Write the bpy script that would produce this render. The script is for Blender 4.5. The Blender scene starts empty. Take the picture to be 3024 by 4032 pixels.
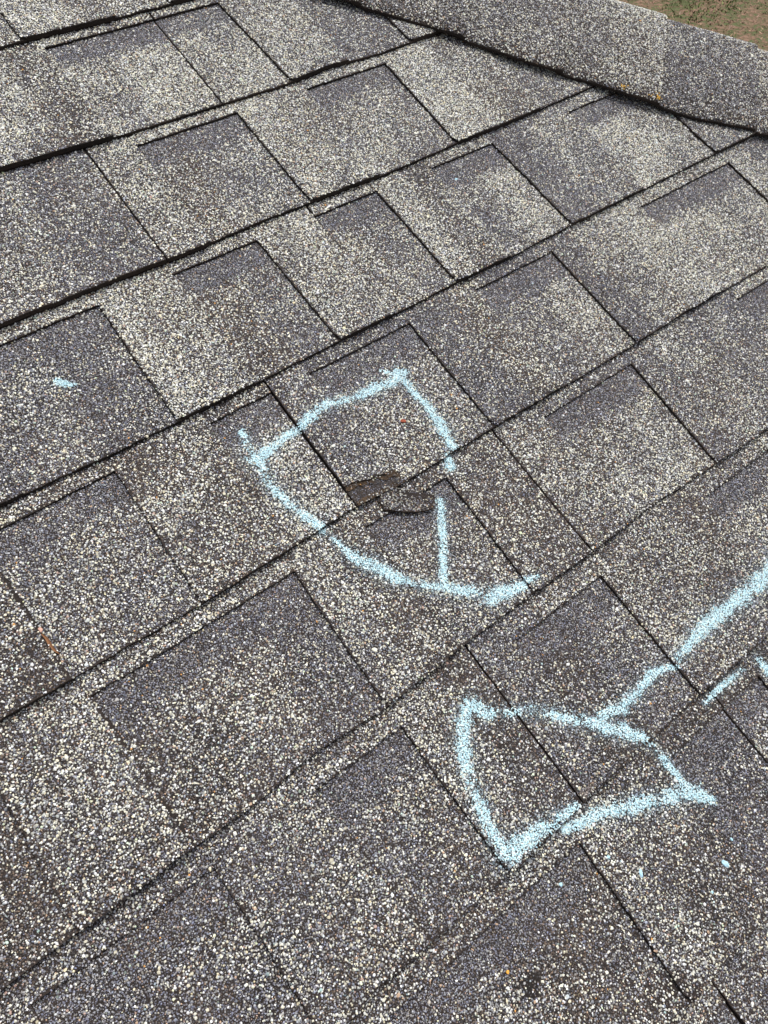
import bpy, math, numpy as np
from mathutils import Matrix, Vector, Euler

sc = bpy.context.scene
COL = sc.collection
# ------------------------------------------------------------------ frame of the roof plane
# roof coordinates in metres: u along the courses, v up the slope, w off the roof
PITCH = math.radians(22)
ROOF = Matrix.Translation((0, 0, 3.4)) @ Matrix.Rotation(PITCH, 4, 'X')
CR = np.array([[0.78759, 0.48242, -0.38337], [-0.58067, 0.78927, -0.19971], [0.20624, 0.37990, 0.90174]])
CP = np.array([0.0, -0.7152, 0.58357])
FOC = 3076.14 / 4032.0            # focal length over picture height

# ------------------------------------------------------------------ camera
cd = bpy.data.cameras.new('camera')
cam = bpy.data.objects.new('camera', cd)
COL.objects.link(cam)
cd.sensor_fit = 'VERTICAL'; cd.sensor_height = 24.0; cd.lens = 24.0 * FOC
cd.clip_start = 0.02; cd.clip_end = 500
m = Matrix([list(CR[i]) + [CP[i]] for i in range(3)] + [[0, 0, 0, 1]])
cam.matrix_world = ROOF @ m
sc.camera = cam

# ------------------------------------------------------------------ sky, sun, exposure
SUN_DIR = ROOF.to_3x3() @ Vector((0.42, 0.50, 0.95)).normalized()     # towards the sun
elev = math.asin(SUN_DIR.z); azim = math.atan2(SUN_DIR.x, SUN_DIR.y)
w = bpy.data.worlds.new('World'); sc.world = w; w.use_nodes = True
nt = w.node_tree; nt.nodes.clear()
sky = nt.nodes.new('ShaderNodeTexSky'); sky.sky_type = 'NISHITA'; sky.sun_disc = False
sky.sun_elevation = elev; sky.sun_rotation = azim
sky.air_density = 1.0; sky.dust_density = 6.0; sky.ozone_density = 1.0
hs = nt.nodes.new('ShaderNodeHueSaturation'); hs.inputs['Saturation'].default_value = 0.35
bg = nt.nodes.new('ShaderNodeBackground'); bg.inputs[1].default_value = 0.13
wo = nt.nodes.new('ShaderNodeOutputWorld')
nt.links.new(sky.outputs[0], hs.inputs['Color']); nt.links.new(hs.outputs[0], bg.inputs[0]); nt.links.new(bg.outputs[0], wo.inputs[0])
sd = bpy.data.lights.new('sun', 'SUN'); sd.energy = 1.5; sd.angle = math.radians(16); sd.color = (1, 0.975, 0.945)
sun = bpy.data.objects.new('sun', sd); COL.objects.link(sun)
sun.rotation_euler = SUN_DIR.to_track_quat('Z', 'Y').to_euler()
sun.location = (0, 0, 9)
sc.view_settings.view_transform = 'Standard'; sc.view_settings.look = 'None'
sc.view_settings.gamma = 1; sc.view_settings.use_curve_mapping = False
sc.view_settings.exposure = 0.36

rng = np.random.default_rng(7)
# ------------------------------------------------------------------ numpy value noise
def hsh(ix, iy, seed):
    n = (ix.astype(np.int64) * 374761393 + iy.astype(np.int64) * 668265263 + seed * 1274126177) & 0x7fffffff
    n = ((n ^ (n >> 13)) * 1274126177) & 0x7fffffff
    n = n ^ (n >> 16)
    return (n & 0xffff) / 65535.0
def vn(x, y, s, seed=0):
    x = np.asarray(x, float) / s; y = np.asarray(y, float) / s
    x, y = np.broadcast_arrays(x, y)
    ix = np.floor(x); iy = np.floor(y); fx = x - ix; fy = y - iy
    fx = fx * fx * (3 - 2 * fx); fy = fy * fy * (3 - 2 * fy)
    a = hsh(ix, iy, seed); b = hsh(ix + 1, iy, seed); c = hsh(ix, iy + 1, seed); d = hsh(ix + 1, iy + 1, seed)
    return (a * (1 - fx) + b * fx) * (1 - fy) + (c * (1 - fx) + d * fx) * fy
def fbm(x, y, s, seed=0, o=3):
    t = 0; a = 1; n = 0
    for i in range(o):
        t = t + a * vn(x, y, s / 2 ** i, seed + i * 17); n += a; a *= .5
    return t / n
def sst(a, b, x):
    t = np.clip((x - a) / (b - a), 0, 1); return t * t * (3 - 2 * t)

# ------------------------------------------------------------------ materials
def mat(name):
    mt = bpy.data.materials.new(name); mt.use_nodes = True
    return mt, mt.node_tree, mt.node_tree.nodes['Principled BSDF']
def N(t, k, **kw):
    n = t.nodes.new(k)
    for a, b in kw.items(): setattr(n, a, b)
    return n
M_gran, t, b = mat('roof_granule')
a = N(t, 'ShaderNodeAttribute', attribute_type='INSTANCER', attribute_name='gcol')
t.links.new(a.outputs['Color'], b.inputs['Base Color'])
b.inputs['Roughness'].default_value = .55; b.inputs['Specular IOR Level'].default_value = .5
M_chalk, t, b = mat('blue_chalk')
a = N(t, 'ShaderNodeAttribute', attribute_type='INSTANCER', attribute_name='gcol')
t.links.new(a.outputs['Color'], b.inputs['Base Color'])
b.inputs['Roughness'].default_value = 1; b.inputs['Specular IOR Level'].default_value = .1
def asphalt(name, base, fine, speck):
    """bituminous felt between and under the granules; 'cover' > 0 where the granules are surface colour"""
    mt, t, b = mat(name)
    tc = N(t, 'ShaderNodeTexCoord')
    n1 = N(t, 'ShaderNodeTexNoise'); n1.inputs['Scale'].default_value = 900; n1.inputs['Detail'].default_value = 4
    n2 = N(t, 'ShaderNodeTexNoise'); n2.inputs['Scale'].default_value = 18; n2.inputs['Detail'].default_value = 5
    t.links.new(tc.outputs['Object'], n1.inputs['Vector']); t.links.new(tc.outputs['Object'], n2.inputs['Vector'])
    mx = N(t, 'ShaderNodeMix', data_type='RGBA'); mx.inputs[6].default_value = (*base, 1); mx.inputs[7].default_value = (*fine, 1)
    ml = N(t, 'ShaderNodeMath', operation='MULTIPLY'); t.links.new(n1.outputs[0], ml.inputs[0]); t.links.new(n2.outputs[0], ml.inputs[1])
    rm = N(t, 'ShaderNodeMapRange'); rm.inputs[1].default_value = .15; rm.inputs[2].default_value = .42
    t.links.new(ml.outputs[0], rm.inputs[0]); t.links.new(rm.outputs[0], mx.inputs[0])
    vo = N(t, 'ShaderNodeTexVoronoi'); vo.inputs['Scale'].default_value = 620
    t.links.new(tc.outputs['Object'], vo.inputs['Vector'])
    sp = N(t, 'ShaderNodeSeparateColor'); t.links.new(vo.outputs['Color'], sp.inputs[0])
    cr = N(t, 'ShaderNodeValToRGB'); cr.color_ramp.interpolation = 'CONSTANT'
    e = cr.color_ramp.elements
    e[0].position = 0; e[0].color = (.02, .018, .018, 1); e[1].position = .3; e[1].color = (.07, .07, .085, 1)
    for p, c in ((.55, (.16, .16, .18)), (.72, (.10, .08, .065)), (.8, (.52, .50, .40)), (.93, (.33, .32, .30)), (.985, (.45, .25, .14))):
        q = e.new(p); q.color = (*c, 1)
    t.links.new(sp.outputs[0], cr.inputs[0])
    at = N(t, 'ShaderNodeAttribute', attribute_name='cover')
    m2 = N(t, 'ShaderNodeMix', data_type='RGBA')
    t.links.new(at.outputs['Fac'], m2.inputs[0]); t.links.new(mx.outputs[2], m2.inputs[6]); t.links.new(cr.outputs[0], m2.inputs[7])
    t.links.new(m2.outputs[2], b.inputs['Base Color'])
    b.inputs['Roughness'].default_value = .8; b.inputs['Specular IOR Level'].default_value = .25
    bp = N(t, 'ShaderNodeBump'); bp.inputs['Strength'].default_value = .6; bp.inputs['Distance'].default_value = .0006
    sm = N(t, 'ShaderNodeMath', operation='ADD'); t.links.new(n1.outputs[0], sm.inputs[0]); t.links.new(vo.outputs['Distance'], sm.inputs[1])
    t.links.new(sm.outputs[0], bp.inputs['Height']); t.links.new(bp.outputs[0], b.inputs['Normal'])
    return mt
M_asph = asphalt('asphalt_mat', (.014, .011, .010), (.046, .033, .027), 1)
M_torn = asphalt('torn_felt', (.016, .010, .006), (.075, .048, .027), 1)
M_deck = asphalt('roof_underlay', (.012, .011, .011), (.03, .028, .027), 1)

# ------------------------------------------------------------------ granules: instances on the loose points of a mesh
def gran_group(name, material, flat, seed):
    g = bpy.data.node_groups.new(name, 'GeometryNodeTree')
    g.interface.new_socket('Geometry', in_out='INPUT', socket_type='NodeSocketGeometry')
    g.interface.new_socket('Geometry', in_out='OUTPUT', socket_type='NodeSocketGeometry')
    gi = g.nodes.new('NodeGroupInput'); go = g.nodes.new('NodeGroupOutput')
    lk = g.links.new
    gg = g.nodes.new('GeometryNodeGeometryToInstance')
    r = np.random.default_rng(seed)
    for i in range(6):
        ic = g.nodes.new('GeometryNodeMeshIcoSphere'); ic.inputs['Radius'].default_value = .5; ic.inputs['Subdivisions'].default_value = 1
        sp = g.nodes.new('GeometryNodeSetPosition'); lk(ic.outputs['Mesh'], sp.inputs['Geometry'])
        rv = g.nodes.new('FunctionNodeRandomValue'); rv.data_type = 'FLOAT_VECTOR'
        rv.inputs[0].default_value = (-.17,) * 3; rv.inputs[1].default_value = (.17,) * 3; rv.inputs['Seed'].default_value = seed + i * 7
        lk(rv.outputs[0], sp.inputs['Offset'])
        tr = g.nodes.new('GeometryNodeTransform'); lk(sp.outputs[0], tr.inputs['Geometry'])
        tr.inputs['Scale'].default_value = (1, float(r.uniform(.68, .98)), flat * float(r.uniform(.8, 1.15)))
        sm = g.nodes.new('GeometryNodeSetMaterial'); sm.inputs['Material'].default_value = material
        lk(tr.outputs[0], sm.inputs['Geometry']); lk(sm.outputs[0], gg.inputs[0])
    ii = g.nodes.new('GeometryNodeInstanceOnPoints')
    lk(gi.outputs[0], ii.inputs['Points']); lk(gg.outputs[0], ii.inputs['Instance'])
    ii.inputs['Pick Instance'].default_value = True
    def na(n, ty):
        a = g.nodes.new('GeometryNodeInputNamedAttribute'); a.data_type = ty; a.inputs['Name'].default_value = n
        return a.outputs['Attribute']
    s = na('gs', 'FLOAT'); lk(s, ii.inputs['Scale'])
    cmp_ = g.nodes.new('FunctionNodeCompare'); cmp_.operation = 'GREATER_THAN'; cmp_.inputs[1].default_value = 1e-6
    lk(s, cmp_.inputs[0]); lk(cmp_.outputs[0], ii.inputs['Selection'])
    lk(na('gr', 'FLOAT_VECTOR'), ii.inputs['Rotation'])
    ri = g.nodes.new('FunctionNodeRandomValue'); ri.data_type = 'INT'; ri.inputs[4].default_value = 0; ri.inputs[5].default_value = 5
    lk(ri.outputs[2], ii.inputs['Instance Index'])
    jn = g.nodes.new('GeometryNodeJoinGeometry')
    lk(ii.outputs[0], jn.inputs[0]); lk(gi.outputs[0], jn.inputs[0]); lk(jn.outputs[0], go.inputs[0])
    return g
G_gran = gran_group('granule_cover', M_gran, .62, 3)
G_chalk = gran_group('chalk_cover', M_chalk, .55, 40)

def euler_for(nrm, spin, tilt1, tilt2):
    """XYZ eulers that lay a granule on a surface of the given normals"""
    n = nrm + np.stack([tilt1, tilt2, np.zeros_like(tilt1)], 1)
    n /= np.linalg.norm(n, axis=1)[:, None]
    x = np.stack([np.cos(spin), np.sin(spin), np.zeros_like(spin)], 1)
    x -= n * (x * n).sum(1)[:, None]; x /= np.linalg.norm(x, axis=1)[:, None]
    y = np.cross(n, x)
    ex = np.arctan2(y[:, 2], n[:, 2]); ey = np.arcsin(np.clip(-x[:, 2], -1, 1)); ez = np.arctan2(x[:, 1], x[:, 0])
    return np.stack([ex, ey, ez], 1)

def make(name, V, F, mats, parent=None, pts=None, group=None, loc=None, cover=None, fm=None, smooth=False):
    """one mesh object; V, F surface; pts = (P, colour, size, euler) granules riding on it"""
    V = np.asarray(V, float).reshape(-1, 3); nf = len(V)
    if pts is not None and len(pts[0]) == 0: pts = None
    P = V if pts is None else np.vstack([V, pts[0]])
    if loc is not None: P = P - np.asarray(loc)
    me = bpy.data.meshes.new(name)
    me.from_pydata(P.tolist() if len(P) < 20000 and pts is None else [tuple(p) for p in P], [], F)
    if pts is not None:
        n = len(P)
        c = np.zeros((n, 4), 'f'); c[:, 3] = 1; c[nf:, :3] = pts[1]
        s = np.zeros(n, 'f'); s[nf:] = pts[2]
        r = np.zeros((n, 3), 'f'); r[nf:] = pts[3]
        me.attributes.new('gcol', 'FLOAT_COLOR', 'POINT').data.foreach_set('color', c.ravel())
        me.attributes.new('gs', 'FLOAT', 'POINT').data.foreach_set('value', s)
        me.attributes.new('gr', 'FLOAT_VECTOR', 'POINT').data.foreach_set('vector', r.ravel())
    if cover is not None:
        cv = np.zeros(len(P), 'f'); cv[:nf] = cover
        me.attributes.new('cover', 'FLOAT', 'POINT').data.foreach_set('value', cv)
    for q in mats: me.materials.append(q)
    if fm is not None: me.polygons.foreach_set('material_index', fm)
    if smooth: me.polygons.foreach_set('use_smooth', [True] * len(me.polygons))
    me.update()
    o = bpy.data.objects.new(name, me); COL.objects.link(o)
    if parent is not None: o.parent = parent
    if loc is not None: o.matrix_world = ROOF @ Matrix.Translation(Vector(loc)) if parent is None else Matrix.Translation(Vector(loc))
    if pts is not None:
        md = o.modifiers.new('granules', 'NODES'); md.node_group = group or G_gran
    return o

def tagt(o, label, cat, group=None):
    o['label'] = label; o['category'] = cat
    if group: o['group'] = group
    return o

# ------------------------------------------------------------------ the courses
EXP = .143; TH = .0026; HB = .0058; HEAD = .022
HV = np.array([.7013, -.7129]); SV = np.array([.7129, .7013])      # down the hip; across it
S_RIDGE = .478
butt = {0: [(211, -5), (320, -7), (412, -7)],
 1: [(143, 1), (221, -2), (269, -4), (357, -5), (439, -7), (495, -3), (569, -6), (661, -4)],
 2: [(70, -4), (164, -4), (241, -6), (312, -3), (374, -4), (467, -6), (557, -4), (636, -4), (696, -2), (790, 0)],
 3: [(0, -2), (89, -5), (144, -5), (219, -5), (309, -4), (372, -5), (444, -3), (516, -4), (607, -2), (718, -2), (842, -1), (931, -2)],
 4: [(-70, 0), (-27, -1), (25, -1), (82, -3), (129, -2), (169, -1), (222, 1), (273, -3), (331, -2), (378, -2), (457, -3), (566, -3), (658, -2), (785, -4)],
 5: [(-140, 0), (-106, 1), (-71, 0), (-18, 1), (38, 0), (92, 4), (156, 0), (222, 3), (281, 4), (380, 3), (455, 5), (543, 1), (626, -1)],
 6: [(14, -1), (48, 3), (99, 0), (157, -1), (237, 2), (286, 2), (373, 3), (467, 2)],
 7: [(218, 0), (236, 1), (305, 2)]}
def vb(k, u):
    u = np.asarray(u, float)
    base = -k * EXP
    if k in butt:
        p = np.array(butt[k], float) / 1000; base = base + np.interp(u, p[:, 0], p[:, 1])
    return base + .0009 * (vn(u, k * 3.1, .011, 5) - .5) + .0007 * (vn(u, k * 1.7, .004, 9) - .5)
def curl(k, u): return (1.3 - .75 * sst(-.1, .5, np.asarray(u, float))) * (.00035 + .0010 * np.clip(vn(u, k * 5.3 + 2, .07, 21) - .3, 0, 1) + .0022 * np.clip(vn(u, k * 2.3 + 7, .21, 27) - .5, 0, 1))
def zlay(k, u, v, top):
    d = v - vb(k, u)
    z = HB * (1 - d / EXP) + (TH if top else 0)
    z = z + .0011 * (fbm(u, v, .09, 31, 2) - .5) + curl(k, u) * np.exp(-np.clip(d, 0, 1) / .022)
    return z

# cutouts between the tabs: left edge (top, bottom), right edge (top, bottom), millimetres
cuts = {0: [(470, 470, 560, 560)],
 1: [(60, 60, 118, 118), (248, 250, 441, 447), (520, 522, 602, 606)],
 2: [(-60, -60, 40, 40), (264, 266, 375, 375), (458, 458, 563, 560)],
 3: [(18, 18, 148, 146), (218, 220, 306, 308), (371, 371, 446, 447), (516, 518, 602, 607), (719, 721, 842, 846)],
 4: [(-24, -19, 84, 83), (168, 168, 229, 229), (267, 267, 380, 379), (462, 464, 567, 568), (703, 705, 858, 858)],
 5: [(-150, -150, -90, -90), (-15, -7, 156, 154), (226, 228, 313, 310), (429, 431, 551, 545), (714, 716, 820, 820)],
 6: [(-130, -130, -4, -1), (77, 88, 155, 158), (272, 274, 373, 374), (511, 513, 610, 610)],
 7: [(38, 38, 217, 211), (313, 315, 434, 434)],
 8: [(-40, -40, 60, 60), (150, 150, 236, 236), (330, 330, 420, 420)]}
joints = {0: 620, 1: 366, 2: 220.5, 3: 371, 4: 229, 5: 378, 6: 235, 7: 387, 8: 236}
KS = list(range(-3, 12)); U0 = -1.2
for k in KS:
    r = np.random.default_rng(100 + k + 50)
    c = list(cuts.get(k, []))
    lo = min([q[0] for q in c], default=int(rng.integers(-100, 0)))
    x = lo - r.integers(60, 100)
    while x > U0 * 1000 + 40:
        wd = r.integers(60, 140); c.append((x - wd, x - wd, x, x)); x -= wd + r.integers(55, 130)
    hi = max([q[2] for q in cuts.get(k, [])], default=lo - 40)
    x = hi + r.integers(70, 130)
    while x < 1900:
        wd = r.integers(60, 140); c.append((x, x, x + wd, x + wd)); x += wd + r.integers(55, 130)
    cuts[k] = sorted(c)
    if k not in joints: joints[k] = float(r.integers(150, 420))

# how light, grey, brown or blue the granule blend is along each course (u end in mm, blend)
ZT = {0: [(300, 'L'), (460, 'C'), (900, 'C')],
 1: [(205, 'C'), (246, 'D'), (250, 'C'), (520, 'C'), (620, 'G'), (900, 'C')],
 2: [(150, 'G'), (221, 'B'), (264, 'C'), (400, 'L'), (458, 'C'), (470, 'G'), (625, 'L'), (700, 'K'), (1000, 'C')],
 3: [(60, 'B'), (180, 'L'), (218, 'C'), (340, 'C'), (371, 'L'), (480, 'C'), (510, 'D'), (600, 'C'), (650, 'B'), (719, 'G'), (2000, 'G')],
 4: [(-80, 'B'), (-20, 'D'), (120, 'K'), (168, 'K'), (232, 'D'), (267, 'G'), (430, 'B'), (465, 'K'), (600, 'B'), (650, 'C'), (705, 'L'), (900, 'C'), (2000, 'B')],
 5: [(-60, 'C'), (10, 'C'), (185, 'C'), (226, 'K'), (340, 'K'), (378, 'K'), (430, 'C'), (570, 'G'), (640, 'C'), (714, 'G'), (2000, 'L')],
 6: [(-60, 'G'), (40, 'G'), (88, 'C'), (200, 'C'), (236, 'D'), (300, 'G'), (430, 'C'), (511, 'K'), (2000, 'C')],
 7: [(38, 'G'), (250, 'C'), (313, 'K'), (470, 'D'), (2000, 'C')],
 8: [(150, 'G'), (240, 'C'), (400, 'G'), (2000, 'C')]}
ZB = {0: [(900, 'C')], 1: [(300, 'C'), (366, 'L'), (470, 'C'), (900, 'B')],
 2: [(260, 'B'), (300, 'K'), (375, 'G'), (500, 'C'), (563, 'G')],
 3: [(90, 'G'), (150, 'B'), (260, 'K'), (310, 'G'), (400, 'C'), (450, 'G'), (560, 'G'), (610, 'L'), (780, 'L'), (850, 'C')],
 4: [(20, 'G'), (84, 'G'), (230, 'C'), (330, 'C'), (380, 'G'), (520, 'G'), (568, 'L'), (780, 'L'), (858, 'C')],
 5: [(60, 'K'), (110, 'C'), (156, 'G'), (313, 'C'), (490, 'C'), (551, 'L'), (2000, 'G')],
 6: [(-60, 'B'), (0, 'G'), (120, 'G'), (160, 'C'), (320, 'D'), (374, 'G'), (2000, 'C')],
 7: [(120, 'C'), (217, 'K'), (390, 'B'), (2000, 'C')], 8: [(2000, 'G')]}
#        light  pale-grey  blue-grey  dark  brown  gap
BL = {'L': (.40, .26, .10, .11, .13, .02), 'C': (.30, .25, .14, .16, .15, .03), 'G': (.19, .26, .28, .18, .09, .03),
      'B': (.10, .23, .40, .21, .06, .03), 'D': (.16, .15, .14, .28, .27, .09), 'K': (.23, .19, .13, .22, .23, .05),
      'S': (.035, .28, .47, .17, .045, .0), 'H': (.14, .28, .34, .16, .06, .02), 'X': (.0, .01, .20, .76, .03, .10)}
BLN = {a: np.array(b) for a, b in BL.items()}
def blend_seq(seq, u, v, seed):
    """soft, ragged changes from one colour drop to the next"""
    uu = u * 1000 + 16 * (fbm(u, v, .02, seed) - .5) + 10 * (vn(u, v, .05, seed + 3) - .5)
    out = np.zeros((len(u), 6)); wsum = np.zeros(len(u)); lo = -1e5
    for hi, ty in seq:
        if (hi, ty) == seq[-1]: hi = 1e5
        ww = sst(lo - 7, lo + 7, uu) * (1 - sst(hi - 7, hi + 7, uu))
        out += ww[:, None] * BLN[ty]; wsum += ww; lo = hi
    return out / np.maximum(wsum, 1e-6)[:, None]

def colour(p, u, v, r):
    """p: blend weights per point -> colour, size, keep"""
    n = len(u)
    ln = fbm(u, v, .035, 71) - .5; l2 = vn(u, v * .35, .018, 77) - .5
    p = p.copy()
    p[:, 0] *= np.clip(1 + 1.3 * ln + .5 * l2, .15, 2); p[:, 4] *= np.clip(1 + 2.2 * (vn(u, v, .05, 79) - .5), .1, 2.5)
    p[:, 2] *= np.clip(1 - 1.6 * ln, .3, 2); p[:, 0] *= .60 + .52 * sst(-.9, -.25, v); p[:, 3] *= 1.25 - .4 * sst(-.85, -.25, v); p[:, 5] *= np.clip(1 + 3 * (fbm(u, v, .03, 83) - .5), .2, 3)  # fewer light, more dark stones downslope: brightness of the grazing view put into the blend
    gap = p[:, 5].copy(); q = p[:, :5] / p[:, :5].sum(1)[:, None]
    cs = np.cumsum(q, 1); x = r.random(n)
    cls = (x[:, None] > cs).sum(1).clip(0, 4)
    base = np.array([(.64, .625, .53), (.27, .268, .272), (.150, .149, .182), (.040, .036, .038), (.115, .086, .068)])
    c = base[cls]
    val = np.exp(r.normal(0, .33, n)); c = c * val[:, None]
    t1 = r.normal(0, 1, n)[:, None]                                  # warm / greenish drift of single stones
    c = c * (1 + t1 * np.array([.045, .0, -.09]))
    pk = r.random(n)
    c[pk < .010] = (.46, .32, .22); c[(pk > .010) & (pk < .018)] = (.42, .29, .24); c[(pk > .022) & (pk < .0226)] = (.60, .30, .08)
    c[(pk > .0235) & (pk < .04)] *= np.array([.85, 1.05, .95])
    size = np.array([1.48, 1.28, 1.15, 1.22, 1.24])[cls] * np.exp(r.normal(0, .22, n))
    big = r.random(n) < .03; size[big & (cls < 2)] *= 1.35
    keep = r.random(n) > gap
    return np.clip(c, .008, .8), size * .001, keep, cls

# ------------------------------------------------------------------ roof
roof = bpy.data.objects.new('roof', None); COL.objects.link(roof)
roof.matrix_world = ROOF
tagt(roof, 'weathered grey and brown asphalt shingle roof with a capped hip on the right', 'roof')

def grid(xl, xr, yb, yt, nu, nv, zt, th, skip=False, ragged=0.0):
    """slab between left/right curves (functions of t) and bottom/top curves (functions of u)"""
    s = np.linspace(0, 1, nu + 1); t = np.linspace(0, 1, nv + 1)
    S, T = np.meshgrid(s, t)
    a = xl(T); b = xr(T); Uu = a + (b - a) * S
    yb_ = yb(Uu); Vv = yb_ + (yt(Uu) - yb_) * T
    # hip side: never past the ridge
    Z = zt(Uu, Vv)
    top = np.stack([Uu, Vv, Z], -1).reshape(-1, 3); bot = top.copy(); bot[:, 2] -= th
    n = len(top); w_ = nu + 1
    F = []
    for j in range(nv):
        for i in range(nu):
            q = j * w_ + i; F.append((q, q + 1, q + w_ + 1, q + w_))
    ring = [i for i in range(w_)] + [j * w_ + nu for j in range(1, nv + 1)] + [nv * w_ + i for i in range(nu - 1, -1, -1)] + [j * w_ for j in range(nv - 1, 0, -1)]
    # lower rim recessed a little and roughened
    cen = top.mean(0)
    for i in range(len(ring)):
        p, q = ring[i], ring[(i + 1) % len(ring)]
        F.append((q, p, p + n, q + n))
    return np.vstack([top, bot]), F

def hiplim(v): return (S_RIDGE - v * SV[1]) / SV[0]

NOTCH_U = (.2297, .2775)
def notch_d(u):     # what is left of the torn tab corner: height of the tear above the butt
    return np.where(u < .2775, .0195 - .16 * (u - .23) + .003 * (vn(u, 0, .006, 3) - .5), 0)

tabs_reg = []      # (obj data) for granule assignment
P_obj = {}         # key -> dict(V,F,name,parentkey)
shingles = []
for k in KS:
    J = joints[k] / 1000
    for n in range(-2, 3):
        ja, jb = J + n, J + n + 1
        ja, jb = max(ja, U0), jb
        vm = -k * EXP
        lim = hiplim(vm + .0)                # course meets the hip here at its foot
        jb = min(jb, lim + .0)
        if jb - ja < .03: continue
        shingles.append((k, n, ja + .0006, jb - .0006))

def edge_clip(f, off=0):
    return f
objs = []
for (k, n, ja, jb) in shingles:
    far = not (-1 <= k <= 9 and jb > -.35)
    st = .02 if far else .007
    yt = lambda u, k=k: -(k - 1) * EXP + HEAD + 0 * u
    ybk = lambda u, k=k: vb(k, u)
    def clipR(x, k=k):   # right limit that follows the hip
        def f(T):
            v = -k * EXP + T * (EXP + HEAD)
            return np.minimum(x(T) if callable(x) else x, hiplim(v))
        return f
    # backing layer
    nu = max(2, int((jb - ja) / st)); nv = 4 if far else 14
    Vb, Fb = grid(clipR(lambda T: ja + 0 * T), clipR(lambda T: jb + 0 * T), ybk, yt, nu, nv, lambda u, v: zlay(k, u, v, False), TH)
    tabs = []; strips = []
    c = [q for q in cuts[k] if q[2] / 1000 > ja and q[0] / 1000 < jb]
    edges = [(ja, ja)]
    for q in c:
        l = (q[0] / 1000, q[1] / 1000); r_ = (q[2] / 1000, q[3] / 1000)
        if l[0] <= ja + .004: edges[0] = r_ ; strips.append((ja, ja, min(r_[0], jb))); continue
        if r_[0] >= jb - .004: edges.append(l); edges.append(None); strips.append((l[0], l[0], jb)); continue
        edges.append(l); edges.append(r_); strips.append((l[0], l[0], r_[0]))
    if edges[-1] is None: edges = edges[:-1]
    else: edges.append((jb, jb))
    for i in range(0, len(edges) - 1, 2):
        if edges[i + 1][0] - edges[i][0] > .004: tabs.append((edges[i], edges[i + 1]))
    sh = dict(k=k, n=n, ja=ja, jb=jb, tabs=tabs, strips=strips, back=(Vb, Fb), far=far)
    sh['tabm'] = []
    for ti, (l, r_) in enumerate(tabs):
        wd = r_[0] - l[0]; nu = max(3, int(wd / st)); nv = 5 if far else 22
        rr = .0045
        def xl(T, l=l):
            d = T * (EXP + HEAD); cr = np.clip(rr - d, 0, rr)
            return l[1] + (l[0] - l[1]) * np.clip(d / EXP, 0, 1) + (rr - np.sqrt(np.maximum(rr * rr - cr * cr, 0))) * (l[0] > ja + .002) + .0007 * (vn(T * .16, l[0] * 9, .006, 51) - .5) * 2
        def xr(T, r_=r_):
            d = T * (EXP + HEAD)
            return r_[1] + (r_[0] - r_[1]) * np.clip(d / EXP, 0, 1) + .0005 * (vn(T * .16, r_[0] * 9 + 3, .006, 52) - .5) * 2
        yb2 = ybk
        if k == 4 and abs(l[0] - .2296) < .003: yb2 = lambda u: vb(4, u) + notch_d(u)
        # non-uniform: keep the rounded corner
        sh['tabm'].append(grid(clipR(xl), clipR(xr), yb2, yt, nu, nv, lambda u, v: zlay(k, u, v, True), TH - .0002))
    SV_, SF_ = [], []
    off = 0
    for (a0, a1, b0) in strips:
        lo = lambda u, k=k: -(k - 1) * EXP - .0175 + .0012 * (vn(u, k, .02, 61) - .5) + .0008 * (vn(u, k, .005, 62) - .5)
        nu = max(2, int((b0 - a0) / st))
        b_eff = min(b0, hiplim(-(k - 1) * EXP - .0175))
        if b_eff - a0 < .004: continue
        sv, sf = grid(lambda T: np.minimum(a0 - .00005, hiplim(-(k - 1) * EXP - .0175 + T * .04)), lambda T: np.minimum(b0 + .00005, hiplim(-(k - 1) * EXP - .0175 + T * .04)), lo, yt, nu, 3, lambda u, v: zlay(k, u, v, True) - .00003, TH - .0002)
        SV_.append(sv); SF_ += [tuple(x + off for x in f) for f in sf]; off += len(sv)
    sh['strip'] = (np.vstack(SV_) if SV_ else None, SF_)
    objs.append(sh)

# ------------------------------------------------------------------ candidate stones over everything the lens can see
PITCHG = .00113
def in_view(P, mg=.05):
    q = (P - CP) @ CR
    x = q[:, 0] / -q[:, 2] * FOC; y = q[:, 1] / -q[:, 2] * FOC
    return (q[:, 2] < 0) & (abs(x) < (.375 + mg)) & (abs(y) < (.5 + mg))
gu = np.arange(-.32, 1.30, PITCHG); gv = np.arange(-1.20, .16, PITCHG)
GU, GV = np.meshgrid(gu, gv); GU = GU.ravel(); GV = GV.ravel()
GU = GU + (np.round(GV / PITCHG).astype(int) % 2) * PITCHG * .5
sel = (GU * SV[0] + GV * SV[1] < .47) & in_view(np.stack([GU, GV, GU * 0], 1))
GU = GU[sel]; GV = GV[sel]
GU += rng.uniform(-.5, .5, len(GU)) * PITCHG; GV += rng.uniform(-.5, .5, len(GV)) * PITCHG

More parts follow.
